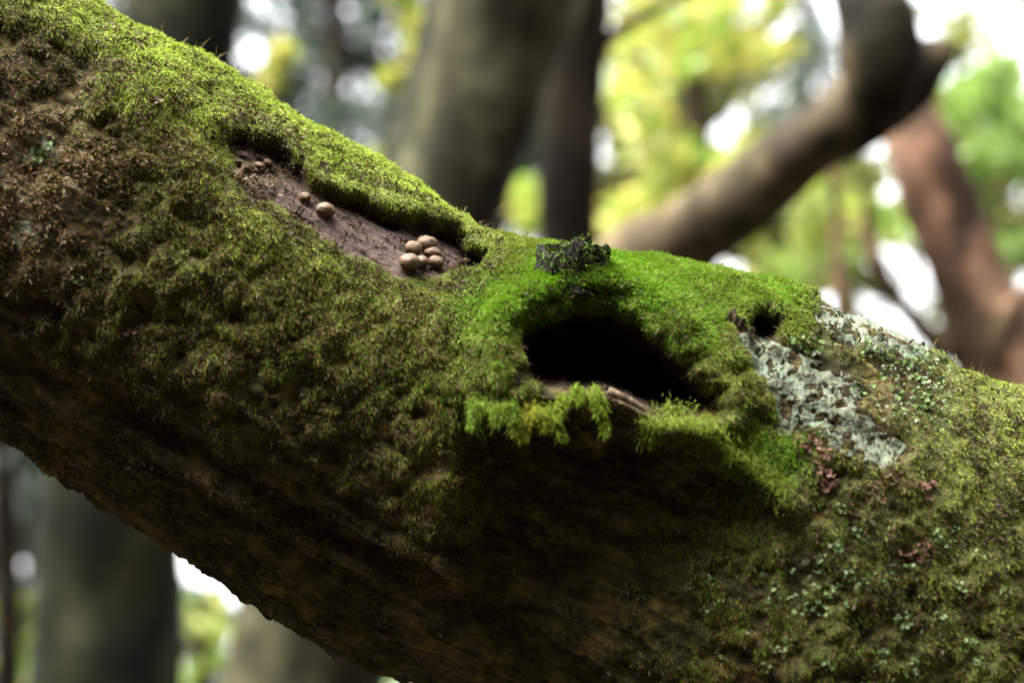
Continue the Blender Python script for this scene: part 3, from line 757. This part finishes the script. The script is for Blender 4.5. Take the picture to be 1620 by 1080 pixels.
# ------------------------------------------------------------------ dried red-brown scraps
RED = [lobe_mesh(70 + s, c) for s, c in enumerate([(0.085, 0.040, 0.028), (0.11, 0.058, 0.042), (0.06, 0.028, 0.018)])]
for (bl_, n, lab) in (([(1290, 705, 28, 14), (1300, 735, 14, 26), (1308, 765, 14, 12)], 34, "crumpled red-brown dried leaf hanging below the grey crust lichen"),
                      ([(1440, 878, 26, 12), (1465, 868, 14, 10)], 18, "crumpled red-brown dried leaf caught in the lower flank moss"),
                      ([(1465, 775, 16, 14)], 9, "small reddish dried scrap in the mat moss right of the crust lichen"),
                      ([(208, 528, 8, 5)], 4, "single orange-brown dried scrap on the dim flank")):
    lobes("dried_leaf", bl_, lab, 2 * n, RED, (3, 7), seed=len(lab), cat="dried leaf")
CHIP = [lobe_mesh(80 + s, c) for s, c in enumerate([(0.30, 0.24, 0.17), (0.15, 0.10, 0.075)])]
lobes("bark_chip", [(246, 161, 4, 3)], "small pale curled chip on the mossy crest", 4, CHIP, (4, 6), seed=4, cat="bark chip")
lobes("bark_chip", [(199, 185, 4, 3)], "tiny cream chip in the moss near the pale curled chip", 3, CHIP, (3, 4), seed=5, cat="bark chip")
lobes("bark_chip", [(440, 305, 16, 10), (400, 285, 20, 8)], "splintered tan wood flakes at the edge of the bare wood", 14, [lobe_mesh(88, (0.085, 0.058, 0.044)), lobe_mesh(89, (0.12, 0.085, 0.065))], (3, 7), seed=7, cat="wood flakes")

# ------------------------------------------------------------------ moss fringe hanging from the lower lip of the knothole
def fringe(name, path, label, n, lmm, colr, seed, down=1.0, out=0.012):
    rs = np.random.default_rng(seed)
    pth = catmull(path, 200)
    t = rs.integers(0, 200, n)
    x = pth[t, 0] + rs.normal(size=n) * 8; y = pth[t, 1] + rs.normal(size=n) * 13 + 8
    p0 = np.empty((n, 3)); lobe = 0.3 + 1.7 * smooth(0.0, 0.55, vnoise(x * 0.05 + 0.3, y * 0.02, 0 * x, seed))
    for k in range(n):
        h, nn = hit(x[k], y[k])
        p0[k] = h if h is not None else p0[k - 1]
    dep = np.array([(q - CAM) @ FWD for q in p0])
    # keep the tuft on the lip's own depth so that none starts inside the hollow
    cap = np.minimum(dep, np.median(dep) + 0.012) - rs.uniform(0, out, n)
    p0 = P(x, y, cap)
    tf = np.stack([fbm(p0[:, 0] * 110, p0[:, 1] * 110, p0[:, 2] * 110, 2, s) for s in (4, 5, 6)], -1)
    d = norm(GRAV * 0.6 * down - FWD * 0.3 + rs.normal(size=(n, 3)) * 0.65 + tf * 1.1)
    L = lmm * 0.001 * rs.uniform(0.3, 1.0, n) * np.clip(lobe, 0.25, 1.4)
    c = np.array(colr) * rs.uniform(0.6, 1.35, (n, 1)); yel = np.exp(-((x - 850) / 22) ** 2)[:, None] * 0.7
    c = c * (1 - yel) + np.array([0.24, 0.21, 0.02]) * yel * rs.uniform(0.7, 1.2, (n, 1))
    v, f, lt, cc = strand_mesh(p0, d, L, rs.uniform(.35, .7, n) * .001, GRAV * 0.9 + rs.normal(size=(n, 3)) * 0.4, c, rs)
    link(name, build_mesh(name, v, f, lt, cc, MOSS), label=label, cat="moss", kind="stuff")
def drips(name, segs, label, per, seed):
    rs = np.random.default_rng(seed); P0 = []; C = []
    h, _ = hit(905, 640); lip = min((hit(x, y)[0] - CAM) @ FWD for x, y in ((800, 645), (850, 650), (900, 640), (950, 650)))
    for (ax, ay, r, bx, by, yel) in segs:
        t = rs.random(per) ** 0.8; q = rs.random(per) * 6.283; rr = r * (1 - 0.8 * t) * rs.random(per) ** 0.5
        x = ax + (bx - ax) * t + rr * np.cos(q); y = ay + (by - ay) * t + rr * np.sin(q) * 0.8
        lip = min((hit(ax + u_, ay + w_)[0] - CAM) @ FWD for u_ in (-12, 0, 12) for w_ in (-24, -12, 0, 12))
        P0.append(P(x, y, lip - 0.006 + 0.010 * rs.random(per) * (1 - t)))
        c = np.array([0.125, 0.185, 0.016]) * (1 - yel) + np.array([0.22, 0.22, 0.02]) * yel
        if ax < 815: c = np.array([0.098, 0.150, 0.013])
        C.append(c * rs.uniform(.55, 1.35, (per, 1)))
    P0 = np.vstack(P0); C = np.vstack(C); n = len(P0)
    stray = 1 + 1.2 * (rs.random(n) < 0.02)
    tf = np.stack([fbm(P0[:, 0] * 160, P0[:, 1] * 160, P0[:, 2] * 160, 2, s) for s in (4, 5, 6)], -1)
    d = norm(GRAV * 0.7 - FWD * 0.2 + rs.normal(size=(n, 3)) * 0.6 + tf)
    v, f, lt, cc = strand_mesh(P0, d, rs.uniform(.002, .0048, n) * stray, rs.uniform(.00028, .0005, n), GRAV * .6 + rs.normal(size=(n, 3)) * .4, C, rs)
    link(name, build_mesh(name, v, f, lt, cc, MOSS), label=label, cat="moss", kind="stuff")
drips("moss_fringe", [(758, 630, 16, 744, 674, 0), (785, 638, 17, 790, 668, 0), (808, 638, 15, 812, 662, .1), (838, 640, 18, 831, 690, .7), (852, 645, 17, 860, 678, .45), (822, 655, 8, 815, 682, .3),
       (872, 640, 15, 888, 697, .1), (890, 624, 14, 882, 662, .1), (913, 612, 13, 915, 632, 0), (938, 612, 13, 948, 652, 0), (950, 624, 11, 958, 686, 0)],
      "bright hanging moss fringe with a yellow tip on the lower lip of the knothole", 1300, 5)
fringe("moss_fringe", [(1020, 668), (1050, 655), (1085, 656), (1110, 672), (1150, 700), (1200, 735), (1245, 765)], "green hanging moss fringe right of the bare twig on the lower lip", 8000, 4.5, (0.10, 0.135, 0.014), 6)

# pale twig in the lip of the hole
h0, n0 = hit(972, 630)
def tube_mesh(name, pts, rad, seg=12, mat=None, rough=0.0, seed=0, vs=6.0):
    pts = np.asarray(pts, float); n = len(pts)
    T = norm(np.gradient(pts, axis=0)); ref = np.array([0.31, 0.87, 0.12])
    A = norm(np.cross(T, ref)); B = np.cross(T, A)
    q = np.linspace(0, 2 * math.pi, seg, endpoint=False)
    ring = np.cos(q)[None, :, None] * A[:, None] + np.sin(q)[None, :, None] * B[:, None]
    rr = np.asarray(rad, float)[:, None] * np.ones((1, seg))
    if rough:
        pp = pts[:, None] + ring * rr[..., None]
        rr = rr * (1 + rough * fbm(pp[..., 0] * vs, pp[..., 1] * vs, pp[..., 2] * vs * 0.5, 4, seed))
    v = (pts[:, None] + ring * rr[..., None]).reshape(-1, 3)
    f = grid_faces(n, seg, True)
    flat = np.concatenate([f.ravel(), np.arange(seg)[::-1], (n - 1) * seg + np.arange(seg)])
    lt = np.concatenate([np.full(len(f), 4), [seg, seg]])
    return build_mesh(name, v, flat, lt, None, mat)
TWIG = bark_mat("pale_twig", (0.03, 0.02, 0.014), (0.07, 0.05, 0.036), (0.12, 0.09, 0.068), 120, (1, 1, 1), .5)
dd = (h0 - CAM) @ FWD
tp = P(*catmull([(962, 618), (985, 628), (1008, 640), (1022, 650)], 16).T, np.full(16, dd - 0.006))
link("twig", tube_mesh("twig", tp, np.linspace(0.0026, 0.0012, 16), 10, TWIG, .2, 3, 120), label="short pale bare twig lying in the lower lip of the knothole", cat="twig")

# moss capsules standing up along the crest
rs = np.random.default_rng(8)
pts = []
for x in list(rs.uniform(210, 620, 16)) + list(rs.uniform(730, 900, 16)) + list(rs.uniform(1120, 1180, 4)) + list(rs.uniform(1470, 1560, 6)):
    for y in np.arange(-40, 700, 3.0):
        h, n = hit(x, y)
        if h is not None:
            pts.append(h); break
pts = np.repeat(np.array(pts), 2, 0); n = len(pts)
d = norm(np.array([0.25, -0.1, 1.0]) + rs.normal(size=(n, 3)) * 0.35)
cc = np.array([[0.10, 0.075, 0.03]]) * rs.uniform(.6, 1.4, (n, 1))
v, f, lt, cc = strand_mesh(pts, d, rs.uniform(.004, .011, n), np.full(n, .00045), np.array([0.3, 0, -0.1]) + rs.normal(size=(n, 3)) * .3, cc, rs)
link("moss_stalk", build_mesh("moss_stalk", v, f, lt, cc, MOSS), label="thin brownish moss capsule stalks standing along the trunk's crest", cat="moss stalks", kind="stuff")

# ------------------------------------------------------------------ trees behind
def tuft_on(o, n, label, lmm, seed):
    rs = np.random.default_rng(seed)
    bpy.context.view_layer.update()
    M = np.array(o.matrix_world); v = np.array([q.co[:] for q in o.data.vertices]) @ M[:3, :3].T + M[:3, 3]
    nn = np.array([q.normal[:] for q in o.data.vertices]) @ M[:3, :3].T
    gap = fbm(v[:, 0] * 70, v[:, 1] * 70, v[:, 2] * 70, 3, seed)
    ok = np.where(gap > -0.05)[0]
    k = ok[rs.integers(0, len(ok), n)]
    d = norm(nn[k] * 0.6 + rs.normal(size=(n, 3)) * .5 + GRAV * .2)
    c = (GRN * .6 + OLV * .4) * rs.uniform(.5, 1.2, (n, 1))
    v, f, lt, cc = strand_mesh(v[k] + rs.normal(size=(n, 3)) * .0012, d, lmm * .001 * rs.uniform(.4, 1, n), rs.uniform(.3, .6, n) * .001, GRAV * .4 + rs.normal(size=(n, 3)) * .2, c, rs)
    link("stub_moss", build_mesh("stub_moss", v, f, lt, cc, MOSS), label=label, cat="moss", kind="stuff")
tuft_on(s1, 1500, "thin dark green moss creeping over the larger rotten stub", 4, 3)
tuft_on(s2, 450, "thin dark green moss creeping over the smaller rotten stub", 4, 4)

GREYBARK = bark_mat("grey_bark", (0.012, 0.011, 0.007), (0.036, 0.035, 0.021), (0.085, 0.086, 0.056), 6, (1, 1, .45), .5)
DARKBARK = bark_mat("dark_bark", (0.010, 0.007, 0.005), (0.020, 0.014, 0.010), (0.036, 0.026, 0.019), 7, (1, 1, .3), .5)
MOSSBARK = bark_mat("green_bark", (0.005, 0.006, 0.003), (0.012, 0.014, 0.006), (0.024, 0.027, 0.014), 6, (1, 1, .4), .5)
REDBARK = bark_mat("red_bark", (0.045, 0.027, 0.02), (0.135, 0.076, 0.056), (0.24, 0.15, 0.115), 8, (1, 1, .3), .5)
LIMBARK = bark_mat("limb_bark", (0.012, 0.009, 0.006), (0.036, 0.027, 0.017), (0.08, 0.062, 0.04), 8, (1, 1, .6), .5)

def limb(pts, n=40):
    """x, y, distance, width -> points and radii"""
    a = catmull(pts, n)
    return P(a[:, 0], a[:, 1], a[:, 2]), a[:, 3] / 2 * a[:, 2] * HF / 1620
def down(pts, r, flare=1.25):
    """carry a trunk on from its first visible point to the ground"""
    p0 = pts[0]; dirn = norm(pts[0] - pts[3]); dirn = norm(np.array([dirn[0], dirn[1] * .3, min(dirn[2], -.5)]))
    t = np.linspace(1, 0, 14)[:-1] * (p0[2] + 0.1) / -dirn[2]
    ext = p0 + t[:, None] * dirn
    rr = r[0] * (1 + (flare - 1) * (t / t[0]) ** 2)
    return np.vstack([ext, pts]), np.concatenate([rr, r])
def leaves_mesh(name, ctr, size, colr, seed, flat=0.35):
    rs = np.random.default_rng(seed); n = len(ctr)
    nn = norm(rs.normal(size=(n, 3)) + np.array([0, 0, flat])); a = norm(np.cross(nn, rs.normal(size=(n, 3)))); b = np.cross(nn, a)
    s = size * rs.uniform(.6, 1.25, n)
    v = np.empty((n, 4, 3)); s_ = s[:, None]
    v[:, 0] = ctr - a * s_ * .5; v[:, 1] = ctr + b * s_ * .33 + nn * s_ * .1; v[:, 2] = ctr + a * s_ * .55; v[:, 3] = ctr - b * s_ * .33 + nn * s_ * .1
    k = (np.arange(n) * 4)[:, None]
    f = np.concatenate([k + np.array([0, 1, 2]), k + np.array([0, 2, 3])], 1).ravel()
    return build_mesh(name, v.reshape(-1, 3), f, np.full(2 * n, 3), np.repeat(colr, 4, 0), LEAF, False)
def clumps(blobs, seed, per=28, sg=.16):
    """leaf positions: clumps (x, y, half width, half height, distance, half depth, leaves)"""
    rs = np.random.default_rng(seed); out = []
    for (x, y, rx, ry, d, dd, n) in blobs:
        m = max(3, n // per)
        q = norm(rs.normal(size=(m, 3))) * rs.random((m, 1)) ** 0.45
        k = rs.integers(0, m, n)
        j = q[k] + rs.normal(size=(n, 3)) * sg
        out.append(P(x + j[:, 0] * rx, y + j[:, 1] * ry, d + j[:, 2] * dd))
    return np.vstack(out)
def tree(name, label, wood, mat, crown=None, size=.07, cols=((.1, .12, .02),), seed=1, group=None, seg=26, rough=.18, cat="tree"):
    first = True; r = None
    for k, (pts, ground) in enumerate(wood):
        p, rad = limb(pts)
        if ground: p, rad = down(p, rad)
        if r is None:
            r = link(name, None, label=label, cat=cat, group=group); r.location = (p[0][0], p[0][1], 0)
        off = np.array([r.location.x, r.location.y, 0])
        link("trunk" if k == 0 else "limb", tube_mesh("wood", p - off, rad, seg if k == 0 else 14, mat, rough, seed + k, 9.0), r)
    if crown:
        c = clumps(crown, seed + 50)
        rs = np.random.default_rng(seed)
        cs = np.array(cols)[rs.integers(0, len(cols), len(c))] * rs.uniform(.7, 1.3, (len(c), 1))
        link("crown", leaves_mesh("crown", c - off, size, cs, seed), r)
    return r

YG = ((.29, .30, .055), (.22, .28, .045), (.36, .32, .08), (.14, .22, .03))
GR = ((.14, .23, .05), (.19, .28, .06), (.10, .17, .035))
DK = ((.022, .036, .024), (.03, .045, .03), (.016, .026, .018))
tree("leaning_maple", "broad grey-green leaning trunk rising behind the bare wood wound",
     [([(480, 1090, 4.0, 270), (560, 760, 4.0, 240), (640, 470, 4.0, 215), (712, 260, 4.0, 205), (770, 80, 4.0, 225), (815, -80, 4.0, 240), (880, -420, 4.1, 200), (930, -900, 4.2, 150)], True)],
     GREYBARK, [(640, 40, 34, 80, 5.4, .4, 150), (622, 140, 22, 30, 5.4, .3, 60), (440, 112, 30, 34, 5.6, .3, 190), (600, 248, 26, 14, 5.6, .2, 40), (700, -520, 500, 260, 5.2, 1.2, 900)], .075, YG, 3)
tree("slim_tree", "slim dark trunk with a thin side branch beside the broad grey trunk",
     [([(902, 700, 5.0, 92), (900, 430, 5.0, 92), (902, 250, 5.0, 92), (912, 80, 5.0, 100), (918, -60, 5.0, 110), (930, -500, 5.0, 90), (920, -1000, 5.0, 60)], True),
      ([(925, 85, 5.0, 34), (960, 62, 4.95, 26), (1000, 38, 4.9, 22), (1045, 12, 4.85, 15), (1120, -30, 4.8, 8)], False)],
     DARKBARK, [(1000, -620, 420, 220, 5.6, 1.0, 700)], .075, YG, 7)
tree("mossy_trunk_tree", "dark greenish upright trunk standing below and behind the leaning trunk's underside",
     [([(166, 1090, 4.4, 240), (170, 900, 4.4, 222), (190, 640, 4.4, 210), (240, 330, 4.4, 195), (285, 60, 4.4, 185), (310, -200, 4.4, 180), (340, -800, 4.5, 130)], True)],
     MOSSBARK, [(300, -640, 420, 220, 5.0, 1.0, 700)], .075, DK, 11)
tree("crooked_limb_tree", "crooked brown leaning limb with a pointed broken fork behind the crest",
     [([(800, 1150, 3.9, 170), (805, 850, 3.9, 160), (830, 640, 3.9, 150), (910, 500, 3.8, 140), (1040, 400, 3.7, 128), (1180, 310, 3.6, 120), (1300, 215, 3.5, 120), (1385, 150, 3.5, 128), (1440, 112, 3.5, 108), (1480, 88, 3.5, 64), (1505, 74, 3.5, 24), (1516, 67, 3.5, 4)], True),
      ([(1370, 190, 3.46, 70), (1392, 120, 3.42, 124), (1384, 40, 3.42, 130), (1370, -40, 3.45, 115), (1350, -400, 3.6, 80)], False)],
     LIMBARK, [(1500, -560, 420, 200, 4.6, 1.0, 600)], .075, YG, 15, rough=.32)
tree("red_barked_tree", "reddish bare trunk with forked branches right of the crooked limb",
     [([(1650, 760, 4.6, 150), (1600, 620, 4.6, 140), (1545, 470, 4.6, 122), (1498, 350, 4.6, 112), (1460, 250, 4.6, 104), (1430, 170, 4.65, 85), (1390, -20, 4.7, 80), (1370, -300, 4.7, 60)], True),
      ([(1590, 600, 4.55, 44), (1580, 540, 4.5, 34), (1600, 490, 4.5, 30), (1640, 450, 4.5, 24), (1700, 400, 4.5, 18)], False),
      ([(1500, 560, 4.6, 50), (1440, 500, 4.6, 32), (1400, 440, 4.6, 26), (1378, 380, 4.6, 20), (1372, 300, 4.6, 14)], False),
      ([(1340, 640, 4.7, 30), (1330, 480, 4.7, 26), (1325, 380, 4.7, 20), (1318, 270, 4.7, 14)], False)],
     REDBARK, [(1640, -420, 300, 200, 5.2, 1.0, 500)], .075, GR, 19, rough=.34)
tree("yellow_maple", "yellow-green maple foliage glowing right of the slim dark trunk",
     [([(1120, 560, 8.2, 46), (1110, 300, 8.2, 40), (1095, 60, 8.2, 34), (1080, -300, 8.2, 24)], True)],
     DARKBARK, [(1090, 40, 150, 70, 8, 1, 560), (1005, 190, 60, 120, 8, 1, 300), (1150, 270, 110, 75, 8, 1, 360), (1010, 330, 80, 70, 8, 1, 170), (1200, 350, 60, 60, 8, 1, 220), (1190, 60, 60, 70, 8, .6, 260), (840, 330, 34, 60, 8.4, .4, 160), (1100, -260, 300, 180, 8.5, 1.2, 900)], .085, YG, 23)
tree("young_maple", "yellow-green foliage below the crooked limb",
     [([(1280, 640, 9.2, 26), (1290, 430, 9.2, 22), (1310, 280, 9.2, 14)], True)],
     DARKBARK, [(1330, 330, 80, 60, 9.4, .8, 420), (1290, 420, 70, 50, 9.4, .8, 330), (1230, 440, 50, 40, 9.4, .8, 150), (1420, 330, 50, 60, 9.6, .8, 130)], .085, YG + GR, 27)
tree("green_maple", "fresh green maple foliage in the upper right beyond the red trunk",
     [([(1700, 640, 7.0, 50), (1690, 300, 7.0, 44), (1660, 40, 7.0, 36), (1640, -200, 7.0, 26)], True)],
     DARKBARK, [(1570, 150, 80, 60, 7, .8, 520), (1590, 260, 60, 60, 7, .8, 360), (1530, 300, 50, 60, 7.2, .6, 180), (1480, 200, 40, 50, 7.2, .6, 120), (1600, 400, 40, 40, 7.2, .6, 90), (1700, -120, 200, 150, 7.2, 1, 500)], .08, GR, 31)
tree("conifer_tree", "dark blue-green conifer between the crest and the broad grey trunk",
     [([(520, 700, 10.5, 46), (525, 300, 10.5, 40), (530, 60, 10.5, 34), (535, -300, 10.5, 22)], True)],
     DARKBARK, [(440, 60, 120, 110, 10.5, 1.5, 220), (560, 190, 90, 100, 10.5, 1.5, 380), (520, 230, 90, 70, 10.5, 1.2, 300), (400, 20, 90, 70, 10.5, 1.2, 150), (580, 20, 60, 60, 10.5, 1.2, 80), (500, -260, 260, 220, 10.5, 1.5, 1300)], .075, DK, 35)
tree("conifer_tree", "grey-green conifer showing between the yellow foliage and the crooked limb",
     [([(1270, 560, 11.5, 30), (1272, 200, 11.5, 26), (1275, -100, 11.5, 18)], True)],
     DARKBARK, [(1285, 90, 50, 110, 11.5, 1, 600), (1250, 200, 60, 60, 11.5, 1, 330), (1280, -160, 120, 140, 11.5, 1, 600)], .08, ((.05, .065, .05), (.07, .085, .06), (.035, .05, .04)), 39)
tree("understory_tree", "leafy green understory tree low beside the dark greenish trunk",
     [([(330, 1300, 9.0, 40), (325, 1100, 9.0, 34), (318, 940, 9.0, 24)], True)],
     DARKBARK, [(330, 970, 34, 50, 9, .8, 190), (320, 1060, 50, 40, 9, .8, 160), (20, 980, 60, 50, 9, .8, 230), (30, 1060, 60, 40, 9, .8, 190), (640, 1080, 60, 30, 9, .8, 120)], .085, YG + GR, 43)
tree("hemlock_tree", "dark drooping hemlock at the left below the leaning trunk",
     [([(12, 1120, 8.0, 46), (10, 850, 8.0, 42), (5, 650, 8.0, 36), (-10, 200, 8.0, 26)], True)],
     DARKBARK, [(15, 760, 60, 90, 8.6, .8, 420), (0, 880, 60, 60, 8.6, .8, 260), (40, 950, 40, 40, 8.6, .6, 120), (-160, 500, 160, 300, 8.6, 1, 900)], .075, DK, 47)

# ------------------------------------------------------------------ woodland masses farther off
def wood_mass(name, label, blobs, size, cols, seed):
    c = clumps(blobs, seed, 4, .07); rs = np.random.default_rng(seed)
    # openings in the leaf curtain, some in twos and threes
    gn = 1500
    gx_, gz_, gr_ = rs.uniform(-11, 11, gn), rs.uniform(0.5, 13, gn), rs.uniform(.05, .115, gn)
    for k in range(500):
        gx_[k] = gx_[k + 500] + rs.normal() * .22; gz_[k] = gz_[k + 500] + rs.normal() * .22
    big = rs.random(gn) < 0.06; gr_[big] *= 2.2
    keep = np.ones(len(c), bool)
    for a, b, r in zip(gx_, gz_, gr_):
        keep &= (c[:, 0] - a) ** 2 + (c[:, 2] - b) ** 2 > (r + size * .28) ** 2
    c = c[keep]
    cs = np.array(cols)[rs.integers(0, len(cols), len(c))] * rs.uniform(.7, 1.3, (len(c), 1))
    link(name, leaves_mesh(name, c, size, cs, seed), label=label, cat="woodland", kind="stuff")
wood_mass("far_woodland", "far dark conifer woodland behind the broad grey trunk and the dark greenish trunk",
          [(400, 100, 330, 260, 18, .5, 9000), (700, 250, 200, 240, 18, .5, 4000), (100, 900, 300, 240, 18, .5, 7500), (500, 1000, 280, 160, 18, .5, 1500), (-700, 400, 700, 700, 19, .5, 7000), (-700, 1300, 900, 350, 19, .5, 4500), (600, 1420, 800, 260, 19, .5, 4500)],
          .14, ((.022, .034, .026), (.03, .045, .033), (.016, .024, .02), (.05, .06, .03)), 61)
wood_mass("far_woodland", "far mixed yellow-green woodland behind the crooked limb and the reddish trunk",
          [(1050, 250, 270, 270, 19, .5, 13000), (1290, 380, 140, 200, 19, .5, 6500), (1590, 400, 160, 240, 19, .5, 6500), (1570, 200, 130, 90, 19, .5, 2800), (1480, 60, 120, 60, 19, .5, 600), (2300, 350, 620, 650, 20, .5, 7000), (2100, 1250, 800, 350, 20, .5, 4500)],
          .14, ((.12, .15, .05), (.18, .21, .06), (.05, .06, .03), (.34, .34, .08)), 62)
# unseen wood added at both sides and behind the camera to block front light
rs = np.random.default_rng(5)
n = 34000
ang = rs.uniform(math.radians(-235), math.radians(55), n)
ang = np.where((ang > math.radians(-235)) & (ang < math.radians(55)), ang, 0)
rad = rs.uniform(5, 10, n); zz = 8.5 * rs.random(n) ** 0.85
ctr = np.stack([np.cos(ang) * rad, np.sin(ang) * rad, zz], -1)
ctr[:, 2] *= 0.8 + 0.3 * vnoise(ang * 4, 0 * ang, 0 * ang, 3)
cs = np.array(DK)[rs.integers(0, 3, n)] * rs.uniform(.8, 1.4, (n, 1))
link("light_blocking_woodland", leaves_mesh("light_blocking_woodland", ctr, .42, cs, 9), label="dark unseen woodland added beside and behind the camera to block light", cat="woodland", kind="stuff")
